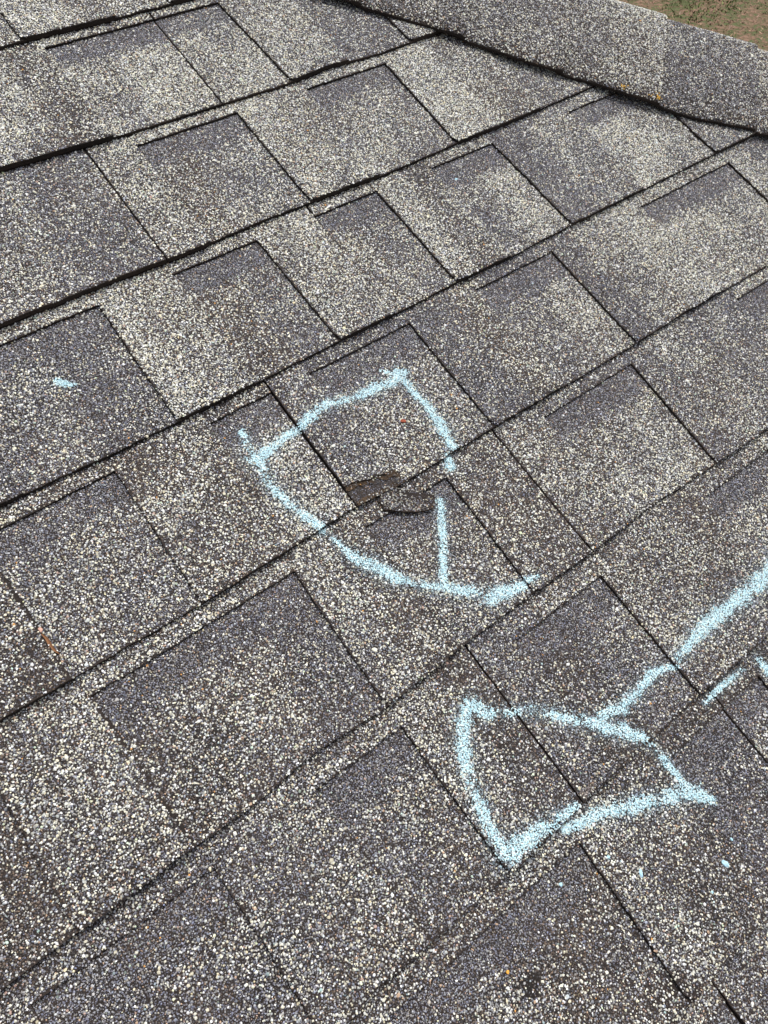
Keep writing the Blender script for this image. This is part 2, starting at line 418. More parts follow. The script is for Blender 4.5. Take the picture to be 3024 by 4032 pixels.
def classify(u, v):
    """course number of the uppermost sheet at each point and distance above its butt"""
    kk = np.full(len(u), -99); dd = np.zeros(len(u)); done = np.zeros(len(u), bool)
    for k in KS:
        b_ = vb(k, u); hit = (~done) & (v >= b_)
        kk[hit] = k; dd[hit] = (v - b_)[hit]; done |= hit
    return kk, dd
def on_top(k, u, v, d):
    """is the top sheet (tab or strip) there, or is it the backing in a cutout"""
    top = np.ones(len(u), bool)
    for q in cuts[k]:
        f = np.clip(d / EXP, 0, 1)
        l = (q[1] + (q[0] - q[1]) * f) / 1000; r_ = (q[3] + (q[2] - q[3]) * f) / 1000
        top &= ~((u > l) & (u < r_) & (v < -(k - 1) * EXP - .0175))
    if k == 4: top &= ~((u > NOTCH_U[0]) & (u < NOTCH_U[1]) & (d < notch_d(u)))
    return top
KK, DD = classify(GU, GV)
TOP = np.zeros(len(GU), bool)
for k in KS:
    mk = KK == k
    if mk.any(): TOP[mk] = on_top(k, GU[mk], GV[mk], DD[mk])

# bald, tarry places (u, v, radius)
BALD = [(.203, -.985, .008), (.217, -.998, .006), (.127, -.922, .005), (.232, -.852, .003)]
W_ = np.zeros((len(GU), 6))
for k in KS:
    for tp in (True, False):
        mk = (KK == k) & (TOP == tp)
        if not mk.any(): continue
        seq = (ZT if tp else ZB).get(k, [(200, 'C'), (2000, 'G')])
        p = blend_seq(seq, GU[mk], GV[mk], 200 + k * 5 + tp)
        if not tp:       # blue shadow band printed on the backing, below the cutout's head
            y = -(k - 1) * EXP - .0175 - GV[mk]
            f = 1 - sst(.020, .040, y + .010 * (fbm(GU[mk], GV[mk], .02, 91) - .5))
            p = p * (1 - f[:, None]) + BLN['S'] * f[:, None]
            if k == 4:
                nn = (GU[mk] > NOTCH_U[0]) & (GU[mk] < NOTCH_U[1]) & (DD[mk] < notch_d(GU[mk]))
                p[nn] = BLN['X']
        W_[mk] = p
for (bu, bv, br) in BALD:
    dd_ = np.hypot((GU - bu) / 1.7, GV - bv) / br + 2.2 * (fbm(GU, GV, .007, 95) - .5)
    W_[:, 5] = np.maximum(W_[:, 5], .5 * (1 - sst(.6, 1.2, dd_)))
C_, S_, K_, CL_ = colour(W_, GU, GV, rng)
for (bu, bv, br) in BALD:
    dd_ = np.hypot((GU - bu) / 1.7, GV - bv) / br + 2.2 * (fbm(GU, GV, .007, 95) - .5)
    K_ &= rng.random(len(GU)) > .35 * (1 - sst(.5, 1.5, dd_))
# stones wear off along the edges of the sheets; the last loop draws shadow lines
edge = (DD < .0016) & (rng.random(len(GU)) < .45)
for k in KS:
    for q in cuts[k]:
        mk = (KK == k) & TOP & (abs(GU - (q[3] + (q[2] - q[3]) * np.clip(DD / EXP, 0, 1)) / 1000) < .0012) & (DD < EXP - .0175)
        edge |= mk & (rng.random(len(GU)) < .55)
        mk = (KK == k) & TOP & (GU > q[0] / 1000) & (GU < q[2] / 1000) & (GV > -(k - 1) * EXP - .0175) & (GV < -(k - 1) * EXP - .0163)
        edge |= mk & (rng.random(len(GU)) < .4)
    mk = (KK == k) & (abs(GU - joints[k] / 1000) < .0011); edge |= mk
for (k, cu, lo_) in ((5, .0, .0), (6, .0, .0), (4, -.0, .0), (3, 0, 0)):  # stones left out beside chosen tabs, the bare asphalt standing in for shadow lines
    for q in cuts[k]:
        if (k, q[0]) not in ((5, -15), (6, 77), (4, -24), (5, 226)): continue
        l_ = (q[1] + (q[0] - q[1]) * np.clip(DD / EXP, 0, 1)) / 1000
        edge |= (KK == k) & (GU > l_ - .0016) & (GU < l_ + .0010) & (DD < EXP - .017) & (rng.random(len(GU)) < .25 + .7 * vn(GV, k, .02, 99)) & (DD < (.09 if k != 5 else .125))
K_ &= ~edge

# strokes of blue chalk: (u, v, width) in mm; width along the picture's own scale
STROKES = {
 'loop': [
 [(188, -466, 14), (184, -480, 20), (183, -489, 22), (183, -498, 24), (180, -519, 20), (183, -539, 20), (188, -557, 22), (194, -573, 20)],
 [(197, -584, 10), (201, -601, 22), (209, -618, 28), (219, -636, 28), (231, -652, 18), (249, -666, 22), (263, -679, 24), (277, -693, 28), (296, -699, 22), (310, -700, 15), (321, -702, 13)],
 [(180, -492, 28), (196, -492, 24), (217, -487, 18), (228, -488, 16), (249, -482, 22), (264, -480, 22), (285, -486, 18), (304, -487, 24), (328, -489, 24), (344, -487, 16)],
 [(326, -475, 6), (336, -486, 14)],
 [(338, -484, 20), (338, -505, 18), (340, -523, 16), (339, -541, 22), (337, -558, 24), (333, -568, 22)],
 [(324, -576, 18), (322, -583, 20)],
 [(296, -603, 16), (284, -618, 18), (271, -638, 18), (258, -654, 16), (250, -665, 20)]],
 'arrow': [
 [(600, -812, 32), (543, -814, 34), (506, -819, 34), (475, -819, 34), (450, -818, 28), (420, -817, 30), (392, -820, 24), (380, -822, 20)],
 [(375, -828, 10), (367, -822, 12), (352, -819, 22), (330, -822, 22), (312, -823, 22), (292, -818, 20)],
 [(209, -749, 22), (215, -762, 24), (228, -769, 20), (247, -782, 20), (258, -792, 18), (271, -807, 26), (284, -821, 26), (297, -836, 26), (310, -853, 20)],
 [(313, -859, 14), (314, -874, 20), (315, -895, 16), (320, -907, 14), (327, -919, 12)],
 [(209, -749, 26), (197, -758, 26), (185, -770, 26), (177, -785, 24), (173, -797, 26), (168, -814, 24), (164, -830, 26), (164, -848, 26)],
 [(165, -847, 34), (179, -849, 30), (197, -850, 26), (213, -852, 22), (229, -854, 14)],
 [(212, -862, 12), (227, -867, 18), (246, -872, 24), (268, -882, 28), (286, -891, 26), (306, -899, 26), (318, -908, 26), (325, -918, 16)]],
 'dash': [[(376, -863, 12), (398, -862, 15), (424, -863, 12)], [(444, -866, 16), (444, -880, 20)]],
 'dab': [[(85, -355, 14), (90, -361, 12), (95, -364, 8)]]}
def stroke_f(u, v, sts):
    """0..1 weight of chalk at each point"""
    best = np.zeros(len(u)); acr = np.full(len(u), 9.)
    for st in sts:
        for (a, b) in zip(st[:-1], st[1:]):
            ax, ay, aw = a[0] / 1000, a[1] / 1000, a[2]; bx, by, bw = b[0] / 1000, b[1] / 1000, b[2]
            L2 = (bx - ax) ** 2 + (by - ay) ** 2 + 1e-12
            t_ = np.clip(((u - ax) * (bx - ax) + (v - ay) * (by - ay)) / L2, 0, 1)
            hw = (aw + (bw - aw) * t_) / 2.7 / 1000 * .74
            x = np.hypot(u - ax - (bx - ax) * t_, v - ay - (by - ay) * t_) / hw
            acr = np.minimum(acr, x)
    return acr
allst = [s for g_ in STROKES.values() for s in g_]
acr = stroke_f(GU, GV, allst)
dust = np.exp(-(acr / 1.2) ** 2) * .42 * np.clip(.4 + 1.2 * fbm(GU, GV, .012, 97), 0, 1)
dust *= (.35 + .65 * rng.random(len(GU)))
C_ = C_ * (1 - dust[:, None]) + np.array([.42, .66, .76]) * dust[:, None]

# heights and rotations
Z_ = np.zeros(len(GU))
for k in KS:
    for tp in (True, False):
        mk = (KK == k) & (TOP == tp)
        if mk.any(): Z_[mk] = zlay(k, GU[mk], GV[mk], tp)
# stones of the dark classes sit a little deeper
Z_ += np.array([.00030, .00022, .00012, .0, .00005])[CL_] + rng.normal(0, .00008, len(GU))
R_ = euler_for(np.tile([0, 0, 1.], (len(GU), 1)), rng.uniform(0, 6.283, len(GU)), rng.normal(0, .22, len(GU)), rng.normal(0, .22, len(GU)))
PT = np.stack([GU, GV, Z_], 1)
used = np.zeros(len(GU), bool)
def take(mk):
    mk = mk & K_ & ~used
    used[mk] = True
    i = np.nonzero(mk)[0]
    return (PT[i], C_[i], S_[i], R_[i])

def cover_of(V, p=.05):
    return (~in_view(V, .045)).astype(float)

tab_count = 0
for sh in objs:
    k = sh['k']; inK = (KK == k) & (GU > sh['ja'] - .0007) & (GU < sh['jb'] + .0007 if sh['jb'] < hiplim(-k * EXP) - .01 else GU < 9)
    shm = None
    def tabmask(l, r_):
        f = np.clip(DD / EXP, 0, 1)
        return inK & TOP & (GU >= l[1] + (l[0] - l[1]) * f) & (GU <= r_[1] + (r_[0] - r_[1]) * f)
    tp = [take(tabmask(l, r_)) for (l, r_) in sh['tabs']]
    if len(sh['tabs']) and sh['jb'] >= hiplim(-k * EXP) - .01:   # stones up to the hip belong to the last tab
        l, r_ = sh['tabs'][-1]
        if abs(r_[0] - sh['jb']) < .003:
            e_ = take(inK & TOP & (GU > l[0]))
            tp[-1] = tuple(np.concatenate([a_, b_]) for a_, b_ in zip(tp[-1], e_))
    stp = take(inK & TOP); bkp = take(inK & ~TOP)
    if sh['strip'][0] is not None:
        V, F = sh['strip']
        root = make('shingle', V, F, [M_asph], roof, stp, cover=cover_of(V))
    else:
        root = bpy.data.objects.new('shingle', None); COL.objects.link(root); root.parent = roof
    V, F = sh['back']
    make('backing_layer', V, F, [M_asph], root, bkp, cover=cover_of(V))
    for (V, F), pp in zip(sh['tabm'], tp):
        make('tab', V, F, [M_asph], root, pp, cover=cover_of(V)); tab_count += 1
    sh['root'] = root

# torn lip of felt left in the notch
sh = [s for s in objs if s['k'] == 4 and abs(s['ja'] - .2296) < .01][0]
def lip(lo, hi, zf, nseed, keepf, blend, label):
    V, F = grid(lambda T: .2304 + 0 * T, lambda T: .2766 + 0 * T, lo, hi, 44, 5, zf, .0008)
    r = np.random.default_rng(nseed); n = 3200
    u = r.uniform(.2306, .2764, n); a_ = lo(u); b_ = hi(u); v = a_ + (b_ - a_) * r.random(n)
    area = .046 * float(np.mean(b_ - a_)); kp = r.random(n) < area / PITCHG ** 2 / n * keepf
    u, v = u[kp], v[kp]; c, s_, k2, cl = colour(np.tile(BLN[blend], (len(u), 1)), u, v, r); m_ = len(u)
    e = euler_for(np.tile([0, 0, 1.], (m_, 1)), r.uniform(0, 6.283, m_), r.normal(0, .5, m_), r.normal(0, .5, m_))
    o = make('torn_edge', V, F, [M_torn], sh['root'], (np.stack([u, v, zf(u, v) + .0002], 1), c * .8, s_ * .85, e)); o['label'] = label
lip(lambda u: vb(4, u) + notch_d(u) - .0018 - .0035 * vn(u, 2, .006, 11) - .0012 * vn(u, 2, .002, 15), lambda u: vb(4, u) + notch_d(u) + .003,
    lambda u, v: zlay(4, u, v, False) + .0005 + .0004 * sst(-.006, .0, v - vb(4, u) - notch_d(u)) + .0006 * vn(u, v, .002, 12), 31, .30, 'D', 'brown torn felt edge of the missing tab corner')
lip(lambda u: vb(4, u) - .0004, lambda u: vb(4, u) + .0016 + .0030 * vn(u, 5, .007, 13) + .001 * vn(u, 5, .002, 14),
    lambda u, v: zlay(4, u, v, False) + .0006 + .0008 * vn(u, v, .002, 12), 32, .75, 'K', 'frayed strip of torn felt along the butt below the notch')

# deck under everything
dv = [(U0 - .02, -11.2 * EXP, -.004), (hiplim(-11.2 * EXP), -11.2 * EXP, -.004), (hiplim(4.2 * EXP), 4.2 * EXP, -.004), (U0 - .02, 4.2 * EXP, -.004)]
dv = dv + [(a_, b_, -.02) for a_, b_, c_ in dv]
make('deck', dv, [(0, 1, 2, 3), (7, 6, 5, 4), (0, 4, 5, 1), (1, 5, 6, 2), (2, 6, 7, 3), (3, 7, 4, 0)], [M_deck], roof)

# ------------------------------------------------------------------ the far slope beyond the hip, same courses mirrored and folded down
DIP = math.radians(42)
def far_map(V):
    V = np.asarray(V, float); p = V[:, :2]; s = p @ SV; h = p @ HV; z = V[:, 2]
    a_ = S_RIDGE - s                                   # distance from the ridge
    s2 = S_RIDGE + a_ * math.cos(DIP) + z * math.sin(DIP) ; z2 = -a_ * math.sin(DIP) + z * math.cos(DIP)
    q = s2[:, None] * SV + h[:, None] * HV
    return np.column_stack([q, z2])
for k in range(-3, 10):
    vm = -k * EXP; xr_ = hiplim(vm)
    n = 0
    x1 = xr_ - .002
    off = .15 + .3 * ((k * 37) % 7) / 7
    x0 = max(x1 - off, U0 + .1)
    while x1 > -.1 and x1 - x0 > .05:
        V, F = grid(lambda T: x0 + .0008 + 0 * T, lambda T: np.minimum(x1, hiplim(vm + T * (EXP + .02))), lambda u: vm + 0 * u, lambda u: vm + EXP + .02 + 0 * u,
                    max(2, int((x1 - x0) / .05)), 4, lambda u, v: .0075 - .007 * (v - vm) / EXP, .004)
        V = far_map(V); F = [tuple(reversed(f)) for f in F]
        make('shingle', V, F, [M_asph], roof, cover=np.ones(len(V)))
        x1 = x0; x0 = x1 - .33
V = far_map([(max(a_, -.12), max(b_, -9.2 * EXP) if a_ > -1 else max(b_, -9.2 * EXP), c_) for a_, b_, c_ in [((a_ if a_ < -1 else hiplim(max(b_, -9.2 * EXP))), b_, c_) for a_, b_, c_ in dv]])
make('deck', V, [(3, 2, 1, 0), (4, 5, 6, 7), (1, 5, 4, 0), (2, 6, 5, 1), (3, 7, 6, 2), (0, 4, 7, 3)], [M_deck], roof)

# ------------------------------------------------------------------ hip caps
hk = np.array([(300, 357), (455, 357), (568, 356), (674, 349), (758, 350), (865, 344), (973, 356), (1200, 356)], float) / 1000
ZR = .0225
def cap_pt(a, h, hb):
    """a: 0 at our edge .. 1 at far edge; h along the hip; hb: butt of this cap"""
    se = np.interp(h, hk[:, 0], hk[:, 1]) + .0012 * (vn(h, hb, .012, 3) - .5)
    Lw = S_RIDGE - se                                    # width of one wing
    x = a * 2 * Lw                                       # running length
    lift = .0008 + .0042 * (1 - (hb - h) / .12)
    # left wing, bulging up from a drooping edge
    q = np.clip(x / Lw, 0, 1)
    zl = .0086 + (ZR - .0086) * np.sin(q * math.pi / 2) ** .62
    sl = se + x + .006 * sst(.112, .135, hb - h) * (1 - q)
    # right wing folded over a rounded ridge
    R0 = .030; y = np.maximum(x - Lw, 0); ang = np.minimum(y / R0, DIP)
    sr = S_RIDGE + R0 * np.sin(ang) + np.maximum(y - R0 * DIP, 0) * math.cos(DIP)
    zr = ZR - R0 * (1 - np.cos(ang)) - np.maximum(y - R0 * DIP, 0) * math.sin(DIP)
    lf = x <= Lw
    s = np.where(lf, sl, sr); z = np.where(lf, zl, zr) + lift + .0012 * (fbm(h, s, .05, 44) - .5)
    u = s * SV[0] + h * HV[0]; v = s * SV[1] + h * HV[1]
    return np.stack([u, v, z], -1)
capz = {.588: 'G', .708: 'G', .827: 'C', .949: 'H', 1.069: 'C', 1.189: 'C', 1.309: 'G', .468: 'C', .348: 'G', .228: 'C', .108: 'G', -.012: 'C'}
for hb, ty in capz.items():
    na_, nh = 40, 16
    a_ = np.linspace(0, 1, na_ + 1); hh = np.linspace(hb - .165, hb, nh + 1)
    A, Hh = np.meshgrid(a_, hh)
    Hj = Hh + (Hh > hb - 1e-6) * .001 * (vn(A, hb * 7, .04, 8) - .5)
    top = cap_pt(A.ravel(), Hj.ravel(), hb); bot = top - np.array([0, 0, .003]); n = len(top); w_ = na_ + 1
    F = []
    for j in range(nh):
        for i in range(na_):
            q = j * w_ + i; F.append((q, q + w_, q + w_ + 1, q + 1)); F.append((q + n, q + n + 1, q + n + w_ + 1, q + n + w_))
    ring = [i for i in range(w_)] + [j * w_ + na_ for j in range(1, nh + 1)] + [nh * w_ + i for i in range(na_ - 1, -1, -1)] + [j * w_ for j in range(nh - 1, 0, -1)]
    for i in range(len(ring)):
        p, q = ring[i], ring[(i + 1) % len(ring)]; F.append((p, q, q + n, p + n))
    pts = None
    if .4 < hb < 1.2:
        r = np.random.default_rng(int(hb * 1000)); npt = int(.123 * .26 / PITCHG ** 2 * 1.02)
        aa = r.random(npt); h2 = hb - .122 * r.random(npt)
        P = cap_pt(aa, h2, hb); P1 = cap_pt(np.minimum(aa + .003, 1.), h2, hb); P0 = cap_pt(np.maximum(aa - .003, 0), h2, hb)
        P2 = cap_pt(aa, h2 + .001, hb)
        nr = np.cross(P2 - P, P1 - P0); nr /= np.linalg.norm(nr, axis=1)[:, None] + 1e-12
        nr *= np.sign(nr[:, 2] + 1e-9)[:, None]
        vis = in_view(P, .03) & (((CP - P) * nr).sum(1) > -.25)
        aa, h2, P, nr = aa[vis], h2[vis], P[vis], nr[vis]
        seqw = np.tile(BLN[ty], (len(P), 1))
        if hb == .827:
            f = sst(.70, .80, h2 + .02 * (vn(P[:, 0], P[:, 1], .02, 4) - .5)); seqw = BLN['G'] * (1 - f[:, None]) + BLN['L'] * f[:, None]
        ed = np.clip(1 - aa / .10, 0, 1)                 # browner, darker blend towards the lower edge
        seqw = seqw * (1 - .7 * ed[:, None]) + BLN['D'] * .7 * ed[:, None]
        c, s, kp, cl = colour(seqw, P[:, 0], P[:, 1], r)
        kp &= ~((aa < .004) & (r.random(len(aa)) < .5)) & ~((hb - h2 < .0012) & (r.random(len(aa)) < .4))
        e = euler_for(nr, r.uniform(0, 6.283, len(P)), r.normal(0, .22, len(P)), r.normal(0, .22, len(P)))
        P = P + nr * .00012
        pts = (P[kp], c[kp], s[kp], e[kp])
    cv = np.ones(2 * n) if pts is None else np.concatenate([(~in_view(top, .025)).astype(float), np.zeros(n)])
    make('cap_shingle', np.vstack([top, bot]), F, [M_asph], roof, pts, cover=cv, smooth=False)

# ------------------------------------------------------------------ height of the roof surface anywhere (for things lying on it)
def surf(u, v):
    kk, dd_ = classify(u, v); z = np.zeros(len(u))
    for k in np.unique(kk):
        if k == -99: continue
        mk = kk == k; tp = on_top(k, u[mk], v[mk], dd_[mk])
        z[mk] = np.where(tp, zlay(k, u[mk], v[mk], True), zlay(k, u[mk], v[mk], False))
    return z
def roofloc(u, v): return (u, v, float(surf(np.array([u]), np.array([v]))[0]))

# ------------------------------------------------------------------ chalk marks
def chalk(name, key, label, org, seed, dens=1.0):
    sts = STROKES[key]; xs = np.array([p[0] for s in sts for p in s]) / 1000; ys = np.array([p[1] for s in sts for p in s]) / 1000
    pc = .00112
    a_, b_ = np.meshgrid(np.arange(xs.min() - .02, xs.max() + .02, pc), np.arange(ys.min() - .02, ys.max() + .02, pc))
    r = np.random.default_rng(seed); a_ = a_.ravel(); b_ = b_.ravel()
    a_ = a_ + r.uniform(-.5, .5, len(a_)) * pc; b_ = b_ + r.uniform(-.5, .5, len(b_)) * pc
    x = stroke_f(a_, b_, sts); x = x + .95 * (fbm(a_, b_, .008, seed) - .5)
    core = np.exp(-(x / .80) ** 2 * .9)
    along = .42 + 1.25 * (fbm(a_, b_, .016, seed + 5, 2) - .25)
    cl = vn(a_, b_, .0021, seed + 9)                        # single high stones catch the chalk, the gaps between do not
    pr = np.clip(core * along * dens * 1.30, 0, .97)
    kp = (.55 * cl + .45 * r.random(len(a_)) < pr * .90 - .02) & (x < 2.3)
    a_, b_, core = a_[kp], b_[kp], core[kp]
    vis = in_view(np.stack([a_, b_, a_ * 0], 1), .05); a_, b_, core = a_[vis], b_[vis], core[vis]
    n = len(a_); z = surf(a_, b_) + .00055 + r.normal(0, .00010, n)
    P = np.stack([a_, b_, z], 1)
    tone = r.random(n)[:, None]
    c = np.array([.38, .60, .68]) * (1 - tone) + np.array([.74, .92, .95]) * tone; c = c * (.86 + .2 * core[:, None])
    s = .001 * r.uniform(.85, 1.65, n) * (.75 + .35 * core)
    e = euler_for(np.tile([0, 0, 1.], (n, 1)), r.uniform(0, 6.283, n), r.normal(0, .3, n), r.normal(0, .3, n))
    # a few real faces so the mark has a body of its own under the powder
    j = r.choice(n, min(n, 900), replace=False); V = []; F = []
    for i in j:
        q = len(V); rad = s[i] * .42; t0 = r.random() * 6
        for m_ in range(5): V.append((P[i, 0] + rad * math.cos(t0 + m_ * 1.2566), P[i, 1] + rad * math.sin(t0 + m_ * 1.2566), P[i, 2] + .0001))
        F.append((q, q + 1, q + 2, q + 3, q + 4))
    o = make(name, V, F, [M_chalk2], None, (P, c, s, e), G_chalk, loc=roofloc(*org))
    return tagt(o, label, 'chalk mark')
M_chalk2, t, b = mat('blue_chalk_flake'); b.inputs['Base Color'].default_value = (.46, .72, .83, 1); b.inputs['Roughness'].default_value = 1
chalk('chalk_mark', 'loop', 'pale blue chalk loop drawn around the torn shingle corner', (.25, -.59), 11)
chalk('chalk_mark', 'arrow', 'large pale blue chalk arrow with hollow head, lower right on the shingles', (.25, -.82), 12, 1.08)
chalk('chalk_mark', 'dash', 'short broken blue chalk dash below the shaft of the arrow at the right edge', (.40, -.862), 13, .8)
chalk('chalk_mark', 'dab', 'small blue chalk dab alone on the shingles at far left', (.09, -.36), 14, 1.3)

# chalk crumbs
def pebble(name, u, v, r0, material, seed, label, cat, group=None, flat=.6, lift=.0):
    r = np.random.default_rng(seed)
    import bmesh
    bm = bmesh.new(); bmesh.ops.create_icosphere(bm, subdivisions=2, radius=1)
    k3 = r.uniform(-1, 1, (3, 3))
    for vt in bm.verts:
        f = 1 + .22 * math.sin(vt.co.dot(Vector(k3[0])) * 3 + 1) + .16 * math.sin(vt.co.dot(Vector(k3[1])) * 6)
        vt.co = Vector((vt.co.x * r0[0] * f, vt.co.y * r0[1] * f, vt.co.z * min(r0) * flat * f))
    me = bpy.data.meshes.new(name); bm.to_mesh(me); bm.free(); me.materials.append(material)
    o = bpy.data.objects.new(name, me); COL.objects.link(o)
    l = roofloc(u, v); o.matrix_world = ROOF @ Matrix.Translation((l[0], l[1], l[2] + min(r0) * flat * .6 + lift)) @ Matrix.Rotation(r.uniform(0, 6), 4, 'Z')
    return tagt(o, label, cat, group)
for i, (u, v, s, lb) in enumerate([
    (.299, -.955, (.0030, .0020), 'largest pale blue chalk crumb, right below the point of the arrow'),
    (.240, -.919, (.0026, .0013), 'elongated blue chalk crumb left of the largest crumb below the arrow'),
    (.534, -.326, (.0010, .0017), 'blue chalk crumb on the upper shingles near the top centre, far from the marks'),
    (.276, -.962, (.0012, .0011), 'tiny blue chalk crumb just lower left of the largest crumb'),
    (.227, -.896, (.0013, .0011), 'tiny blue chalk crumb under the lower edge of the arrow head'),
    (.318, -.948, (.0012, .0012), 'small round blue chalk crumb right of the largest crumb'),
    (.186, -.888, (.0014, .0012), 'small blue chalk crumb beside the cutout corner below the arrow head')]):
    pebble('chalk_crumb', u, v, s, M_chalk2, 60 + i, lb, 'chalk crumb', 'chalk crumbs scattered on the shingles')

# ------------------------------------------------------------------ the torn-off piece of shingle
fr = [(255, -569), (264, -570), (269, -577), (272, -580), (281, -588), (292, -596), (289, -602), (284, -607), (275, -604), (267, -600), (255, -592), (247, -585), (248, -577)]
fr = np.array(fr, float) / 1000; fr = fr + np.array([.0, .0]); c0 = fr.mean(0)
outl = []
for i in range(len(fr)):
    p, q = fr[i], fr[(i + 1) % len(fr)]
    for t_ in (0, .25, .5, .75): outl.append(p + (q - p) * t_ + rng.normal(0, .00035, 2))
outl = np.array(outl); rings = [1, .8, .55, .3]
V = []; 
def frag_z(p):
    d = p - c0; ax = np.array([.72, -.69]); x = d @ ax; y = d @ np.array([.69, .72])
    return .0058 + .0012 * vn(p[0], p[1], .009, 7) + .35 * x * x + y * .04
nr_ = len(outl)
for r0 in rings:
    for p in outl:
        q = c0 + (p - c0) * r0; V.append((q[0], q[1], frag_z(q)))
V.append((c0[0], c0[1], frag_z(c0))); nt_ = len(V)
V2 = [(x, y, z - .0023) for x, y, z in V]; F = []
sgn = np.sign(np.cross(fr[1] - fr[0], fr[4] - fr[1]))
for ri in range(len(rings) - 1):
    for i in range(nr_):
        a_, b_ = ri * nr_ + i, ri * nr_ + (i + 1) % nr_; F.append((a_, a_ + nr_, b_ + nr_, b_))
for i in range(nr_): F.append(((len(rings) - 1) * nr_ + i, nt_ - 1, (len(rings) - 1) * nr_ + (i + 1) % nr_))
nb = len(F)
F += [tuple(reversed([x + nt_ for x in f])) for f in F[:nb]]
walls0 = len(F)
for i in range(nr_): F.append((i, (i + 1) % nr_, (i + 1) % nr_ + nt_, i + nt_))
fm = [0] * walls0 + [1] * nr_
cand = rng.uniform(fr.min(0), fr.max(0), (2600, 2))
def inside(p, poly):
    x, y = p[:, 0], p[:, 1]; c = np.zeros(len(p), bool); j = len(poly) - 1
    for i in range(len(poly)):
        xi, yi = poly[i]; xj, yj = poly[j]
        c ^= ((yi > y) != (yj > y)) & (x < (xj - xi) * (y - yi) / (yj - yi + 1e-12) + xi); j = i
    return c
cand = cand[inside(cand, c0 + (fr - c0) * .97)]
crease = abs((cand - np.array([.2785, -.5895])) @ np.array([.60, .80])) < .0012      # cracked, bare streak
cand = cand[~(crease & (cand[:, 0] > .268))]
c, s, kp, cl = colour(np.tile(BLN['K'] * .5 + BLN['B'] * .5, (len(cand), 1)), cand[:, 0], cand[:, 1], rng); s = s * .85; c = c * .8; kp &= rng.random(len(kp)) < .9 - .45 * (cand[:, 0] > .280)
pz = np.array([frag_z(q) for q in cand]) + .0002
e = euler_for(np.tile([0, 0, 1.], (len(cand), 1)), rng.uniform(0, 6.283, len(cand)), rng.normal(0, .25, len(cand)), rng.normal(0, .25, len(cand)))
o = make('shingle_fragment', V + V2, F, [M_asph, M_torn], None, (np.column_stack([cand, pz])[kp], c[kp], s[kp], e[kp]), loc=(c0[0], c0[1], .0065), fm=fm)
tagt(o, 'loose torn-off corner of a shingle lying below the notch inside the chalk loop', 'shingle piece')

# ------------------------------------------------------------------ small litter
def simple(name, col, rough=.8, var=None):
    mt, t, b = mat(name); b.inputs['Roughness'].default_value = rough
    tc = N(t, 'ShaderNodeTexCoord'); n1 = N(t, 'ShaderNodeTexNoise'); n1.inputs['Scale'].default_value = 900
    t.links.new(tc.outputs['Object'], n1.inputs['Vector'])
    mx = N(t, 'ShaderNodeMix', data_type='RGBA'); mx.inputs[6].default_value = (*[x * .55 for x in col], 1); mx.inputs[7].default_value = (*[min(1, x * 1.3) for x in col], 1)
    t.links.new(n1.outputs[0], mx.inputs[0]); t.links.new(mx.outputs[2], b.inputs['Base Color'])
    return mt
M_leaf = simple('dry_leaf', (.22, .10, .04)); M_lich = simple('lichen', (.70, .42, .07)); M_fib = simple('pale_fibre', (.5, .42, .38))
M_red = simple('red_chip', (.32, .07, .03)); M_drop = simple('dried_dropping', (.62, .56, .56))
# sliver of dead leaf wedged in the tab edge
V = []; F = []
A0 = np.array([-.0205, -.534]); A1 = np.array([-.0175, -.553]); dirv = (A1 - A0); Lf = np.linalg.norm(dirv); dirv /= Lf; pv = np.array([-dirv[1], dirv[0]])
for i in range(13):
    t_ = i / 12; c_ = A0 + dirv * Lf * t_ + pv * .0006 * math.sin(t_ * 7); w0 = .0010 * math.sin(math.pi * min(1, t_ * .9 + .08)) + .0002
    for sg in (-1, 0, 1):
        q = c_ + pv * w0 * sg; V.append((q[0], q[1], float(surf(np.array([q[0]]), np.array([q[1]]))[0]) * 0 + .0085 - .002 * t_ + .0005 * abs(sg)))
for i in range(12):
    for j in (0, 1): q = i * 3 + j; F.append((q, q + 1, q + 4, q + 3))
nv_ = len(V); V += [(x, y, z - .0003) for x, y, z in V]; F += [tuple(reversed([x + nv_ for x in f])) for f in F]
tagt(make('leaf_sliver', V, F, [M_leaf], None, loc=roofloc(-.019, -.545)), 'thin orange brown sliver of dry leaf wedged beside a shingle tab at left', 'dead leaf')

def speck_cluster(name, pts_, material, label, cat):
    """flat crumbly tuft of little lumps in one mesh"""
    import bmesh
    bm = bmesh.new(); r = np.random.default_rng(len(label))
    o0 = Vector(pts_[0][:3])
    for (x, y, z, s) in pts_:
        mm = Matrix.Translation(Vector((x, y, z)) - o0) @ Euler(r.uniform(0, 3, 3)).to_matrix().to_4x4() @ Matrix.Diagonal((s, s * .8, s * .6, 1))
        bmesh.ops.create_icosphere(bm, subdivisions=1, radius=1, matrix=mm)
    me = bpy.data.meshes.new(name); bm.to_mesh(me); bm.free(); me.materials.append(material)
    o = bpy.data.objects.new(name, me); COL.objects.link(o); o.matrix_world = ROOF @ Matrix.Translation(o0)
    return tagt(o, label, cat)
def cap_near(u, v):   # height of the hip cap over a roof point
    P = np.array([u, v]); h = P @ HV; s = P @ SV
    hb = [x for x in sorted(capz) if x >= h][0]
    a_ = np.linspace(0, .5, 400); q = cap_pt(a_, np.full(400, h), hb); i = np.argmin(abs(q[:, :2] @ SV - s)); return q[i]
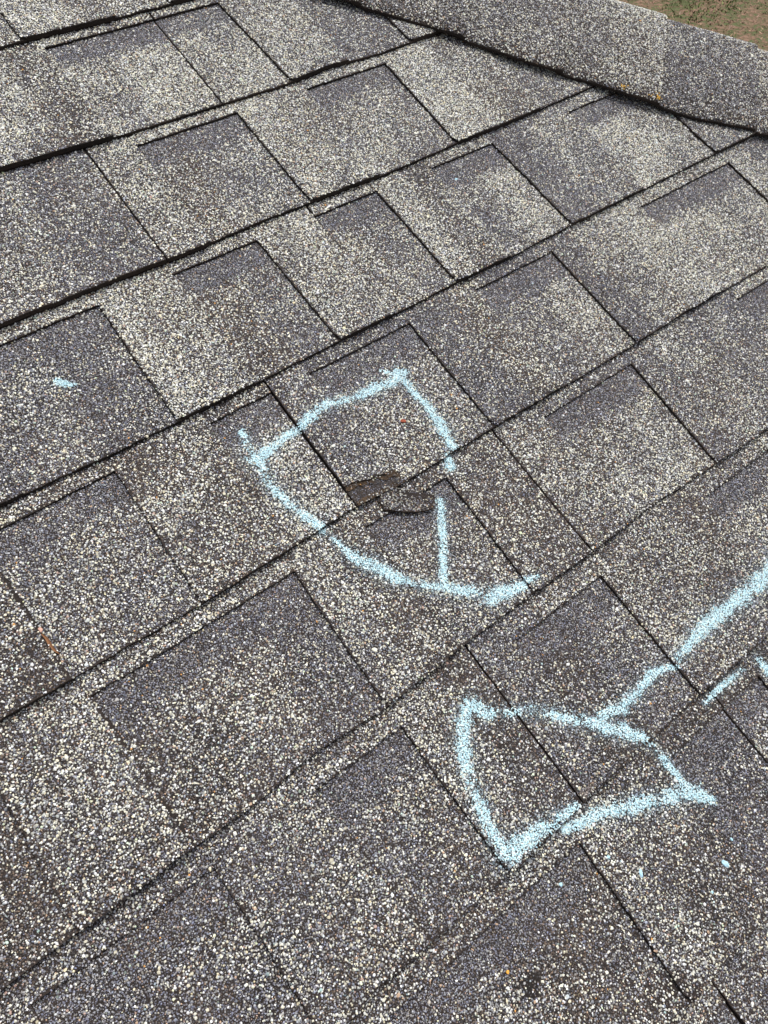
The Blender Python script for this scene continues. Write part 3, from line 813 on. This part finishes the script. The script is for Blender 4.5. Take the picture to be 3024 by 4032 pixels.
for (hh_, aa_, n_, lb) in [(.782, .020, 10, 'left of two tiny yellow lichen tufts at the lower edge of the hip cap'), (.822, .018, 14, 'right of two tiny yellow lichen tufts, next to the hip cap seam')]:
    r = np.random.default_rng(n_); ps = []
    for i in range(n_):
        h = hh_ + r.normal(0, .0035); a_ = np.clip(aa_ + r.normal(0, .007), .004, 1)
        q = cap_pt(np.array([a_]), np.array([h]), .827)[0]; ps.append((q[0], q[1], q[2] + .0006, r.uniform(.0009, .0016)))
    speck_cluster('lichen_tuft', ps, M_lich, lb, 'lichen')
z0 = roofloc(.289, -.796)
speck_cluster('bird_dropping', [(.289, -.7955, z0[2] + .0007, .0012), (.2895, -.798, z0[2] + .0007, .0014), (.2885, -.7935, z0[2] + .0006, .001), (.2905, -.7995, z0[2] + .0007, .0012), (.2875, -.799, z0[2] + .0007, .001), (.290, -.7915, z0[2] + .0005, .0007)],
    M_drop, 'tiny pinkish white dried dropping above the arrow head', 'dropping')
pebble('red_chip', .3115, -.527, (.0026, .0018), M_red, 5, 'small rusty red chip on the shingle inside the chalk loop', 'chip')
pebble('pink_stone', -.0205, -.530, (.0019, .0018), simple('pink_stone', (.62, .38, .30)), 6, 'round pink stone grain above the dry leaf sliver', 'stone')
pebble('orange_stone', .119, -.905, (.0011, .0015), simple('orange_stone', (.75, .38, .06)), 8, 'bright orange stone grain among the granules at bottom centre', 'stone')
# pale fibres sticking out of a tab corner by the arrow head
V = []; F = []
r = np.random.default_rng(3)
for i in range(26):
    x = .236 + r.uniform(0, .016); y = -.8505 + r.uniform(-.001, .004); a_ = r.uniform(-2.4, -.7); L_ = r.uniform(.002, .006)
    dx, dy = math.cos(a_) * L_, math.sin(a_) * L_; z = float(surf(np.array([x]), np.array([y]))[0]) + .0007; q = len(V); wv = .00012
    px, py = -dy / L_ * wv, dx / L_ * wv
    V += [(x - px, y - py, z), (x + px, y + py, z), (x + dx + px, y + dy + py, z + r.uniform(-.0004, .001)), (x + dx - px, y + dy - py, z + .0003),
          (x, y, z + .0002), (x + dx, y + dy, z + .0006)]
    F += [(q, q + 1, q + 2, q + 3), (q, q + 4, q + 5, q + 3), (q + 1, q + 2, q + 5, q + 4)]
o = make('glass_fibre', V, F, [M_fib], None, loc=roofloc(.243, -.849)); o['kind'] = 'stuff'
tagt(o, 'pale frayed glass fibres at the tab corner beside the arrow head', 'fibres')

# ------------------------------------------------------------------ ground far below, with grass
def grass_mat():
    mt, t, b = mat('dry_lawn')
    tc = N(t, 'ShaderNodeTexCoord')
    n1 = N(t, 'ShaderNodeTexNoise'); n1.inputs['Scale'].default_value = 3.0; n1.inputs['Detail'].default_value = 6; n1.inputs['Roughness'].default_value = .7
    n2 = N(t, 'ShaderNodeTexNoise'); n2.inputs['Scale'].default_value = 14; n2.inputs['Detail'].default_value = 4
    for n in (n1, n2): t.links.new(tc.outputs['Object'], n.inputs['Vector'])
    cr = N(t, 'ShaderNodeValToRGB'); e = cr.color_ramp.elements
    e[0].position = .45; e[0].color = (.070, .085, .024, 1); e[1].position = .58; e[1].color = (.20, .12, .075, 1)
    q = e.new(.51); q.color = (.12, .080, .040, 1)
    ad = N(t, 'ShaderNodeMath', operation='MULTIPLY_ADD'); ad.inputs[1].default_value = .5
    ml = N(t, 'ShaderNodeMath', operation='MULTIPLY'); ml.inputs[1].default_value = .5
    t.links.new(n1.outputs[0], ml.inputs[0]); t.links.new(n2.outputs[0], ad.inputs[0]); t.links.new(ml.outputs[0], ad.inputs[2])
    t.links.new(ad.outputs[0], cr.inputs[0]); t.links.new(cr.outputs[0], b.inputs['Base Color']); b.inputs['Roughness'].default_value = .95
    bp = N(t, 'ShaderNodeBump'); bp.inputs['Distance'].default_value = .03; t.links.new(n2.outputs[0], bp.inputs['Height']); t.links.new(bp.outputs[0], b.inputs['Normal'])
    return mt
M_lawn = grass_mat()
R0 = 120
gm = bpy.data.meshes.new('ground'); xs = np.linspace(-R0, R0, 61)
V = [(x, y, .02 * math.sin(x * .31) * math.cos(y * .27)) for y in xs for x in xs]
F = [(j * 61 + i, j * 61 + i + 1, (j + 1) * 61 + i + 1, (j + 1) * 61 + i) for j in range(60) for i in range(60)]
gm.from_pydata(V, [], F); gm.materials.append(M_lawn)
go = bpy.data.objects.new('ground', gm); COL.objects.link(go); go['kind'] = 'structure'; go['label'] = 'brown and green ground far below the roof'
# blades and dead stalks
ray = (ROOF.to_3x3() @ Vector(CR @ np.array([.36, .49, -FOC]))).normalized(); cw = ROOF @ Vector(CP)
hit = cw + ray * (cw.z / -ray.z)
r = np.random.default_rng(9); nb = 110000
dirn = Vector((hit.x - cw.x, hit.y - cw.y, 0)).normalized(); side = Vector((-dirn.y, dirn.x, 0)); dist = (Vector((hit.x, hit.y, 0)) - Vector((cw.x, cw.y, 0))).length
print('ground distance', dist)
X = r.uniform(-5.5, 8, nb); Y = r.uniform(-6, 5, nb)
V = np.zeros((nb, 3, 3)); g1 = fbm(X, Y * 1.6, .5, 5, 3); g1 = .5 + (g1 - .5) * 2.0
bx = hit.x + dirn.x * X + side.x * Y; by = hit.y + dirn.y * X + side.y * Y
ang = r.uniform(0, 6.283, nb); wb = r.uniform(.008, .022, nb); hb_ = r.uniform(.006, .035, nb) * (.5 + np.clip(g1, 0, 1))
lx = r.normal(0, .035, nb); ly = r.normal(0, .035, nb)
V[:, 0] = np.stack([bx - np.cos(ang) * wb, by - np.sin(ang) * wb, np.zeros(nb) - .01], 1); V[:, 1] = np.stack([bx + np.cos(ang) * wb, by + np.sin(ang) * wb, np.zeros(nb) - .01], 1)
V[:, 2] = np.stack([bx + lx, by + ly, hb_], 1)
me = bpy.data.meshes.new('grass'); me.from_pydata([tuple(p) for p in V.reshape(-1, 3)], [], [(3 * i, 3 * i + 1, 3 * i + 2) for i in range(nb)])
grn = (g1 + r.normal(0, .14, nb)) > .50
cc = np.where(grn[:, None], np.array([.105, .130, .036]), np.array([.26, .165, .105])) * np.exp(r.normal(0, .35, nb))[:, None]
pk = r.random(nb) < .12; cc[pk] = np.array([.30, .20, .155]) * np.exp(r.normal(0, .2, pk.sum()))[:, None]
ca = np.ones((nb, 3, 4), 'f'); ca[:, :, :3] = cc[:, None, :]
me.attributes.new('bcol', 'FLOAT_COLOR', 'POINT').data.foreach_set('color', ca.ravel())
mt, t, b = mat('grass_blade'); a = N(t, 'ShaderNodeAttribute', attribute_name='bcol'); t.links.new(a.outputs['Color'], b.inputs['Base Color']); b.inputs['Roughness'].default_value = .8
me.materials.append(mt)
o = bpy.data.objects.new('grass', me); COL.objects.link(o); o['kind'] = 'stuff'; o['label'] = 'sparse green and dead brown grass on the ground'
o['category'] = 'grass'
print('stones', int(K_.sum()), 'tabs', tab_count, 'sheets', len(objs))
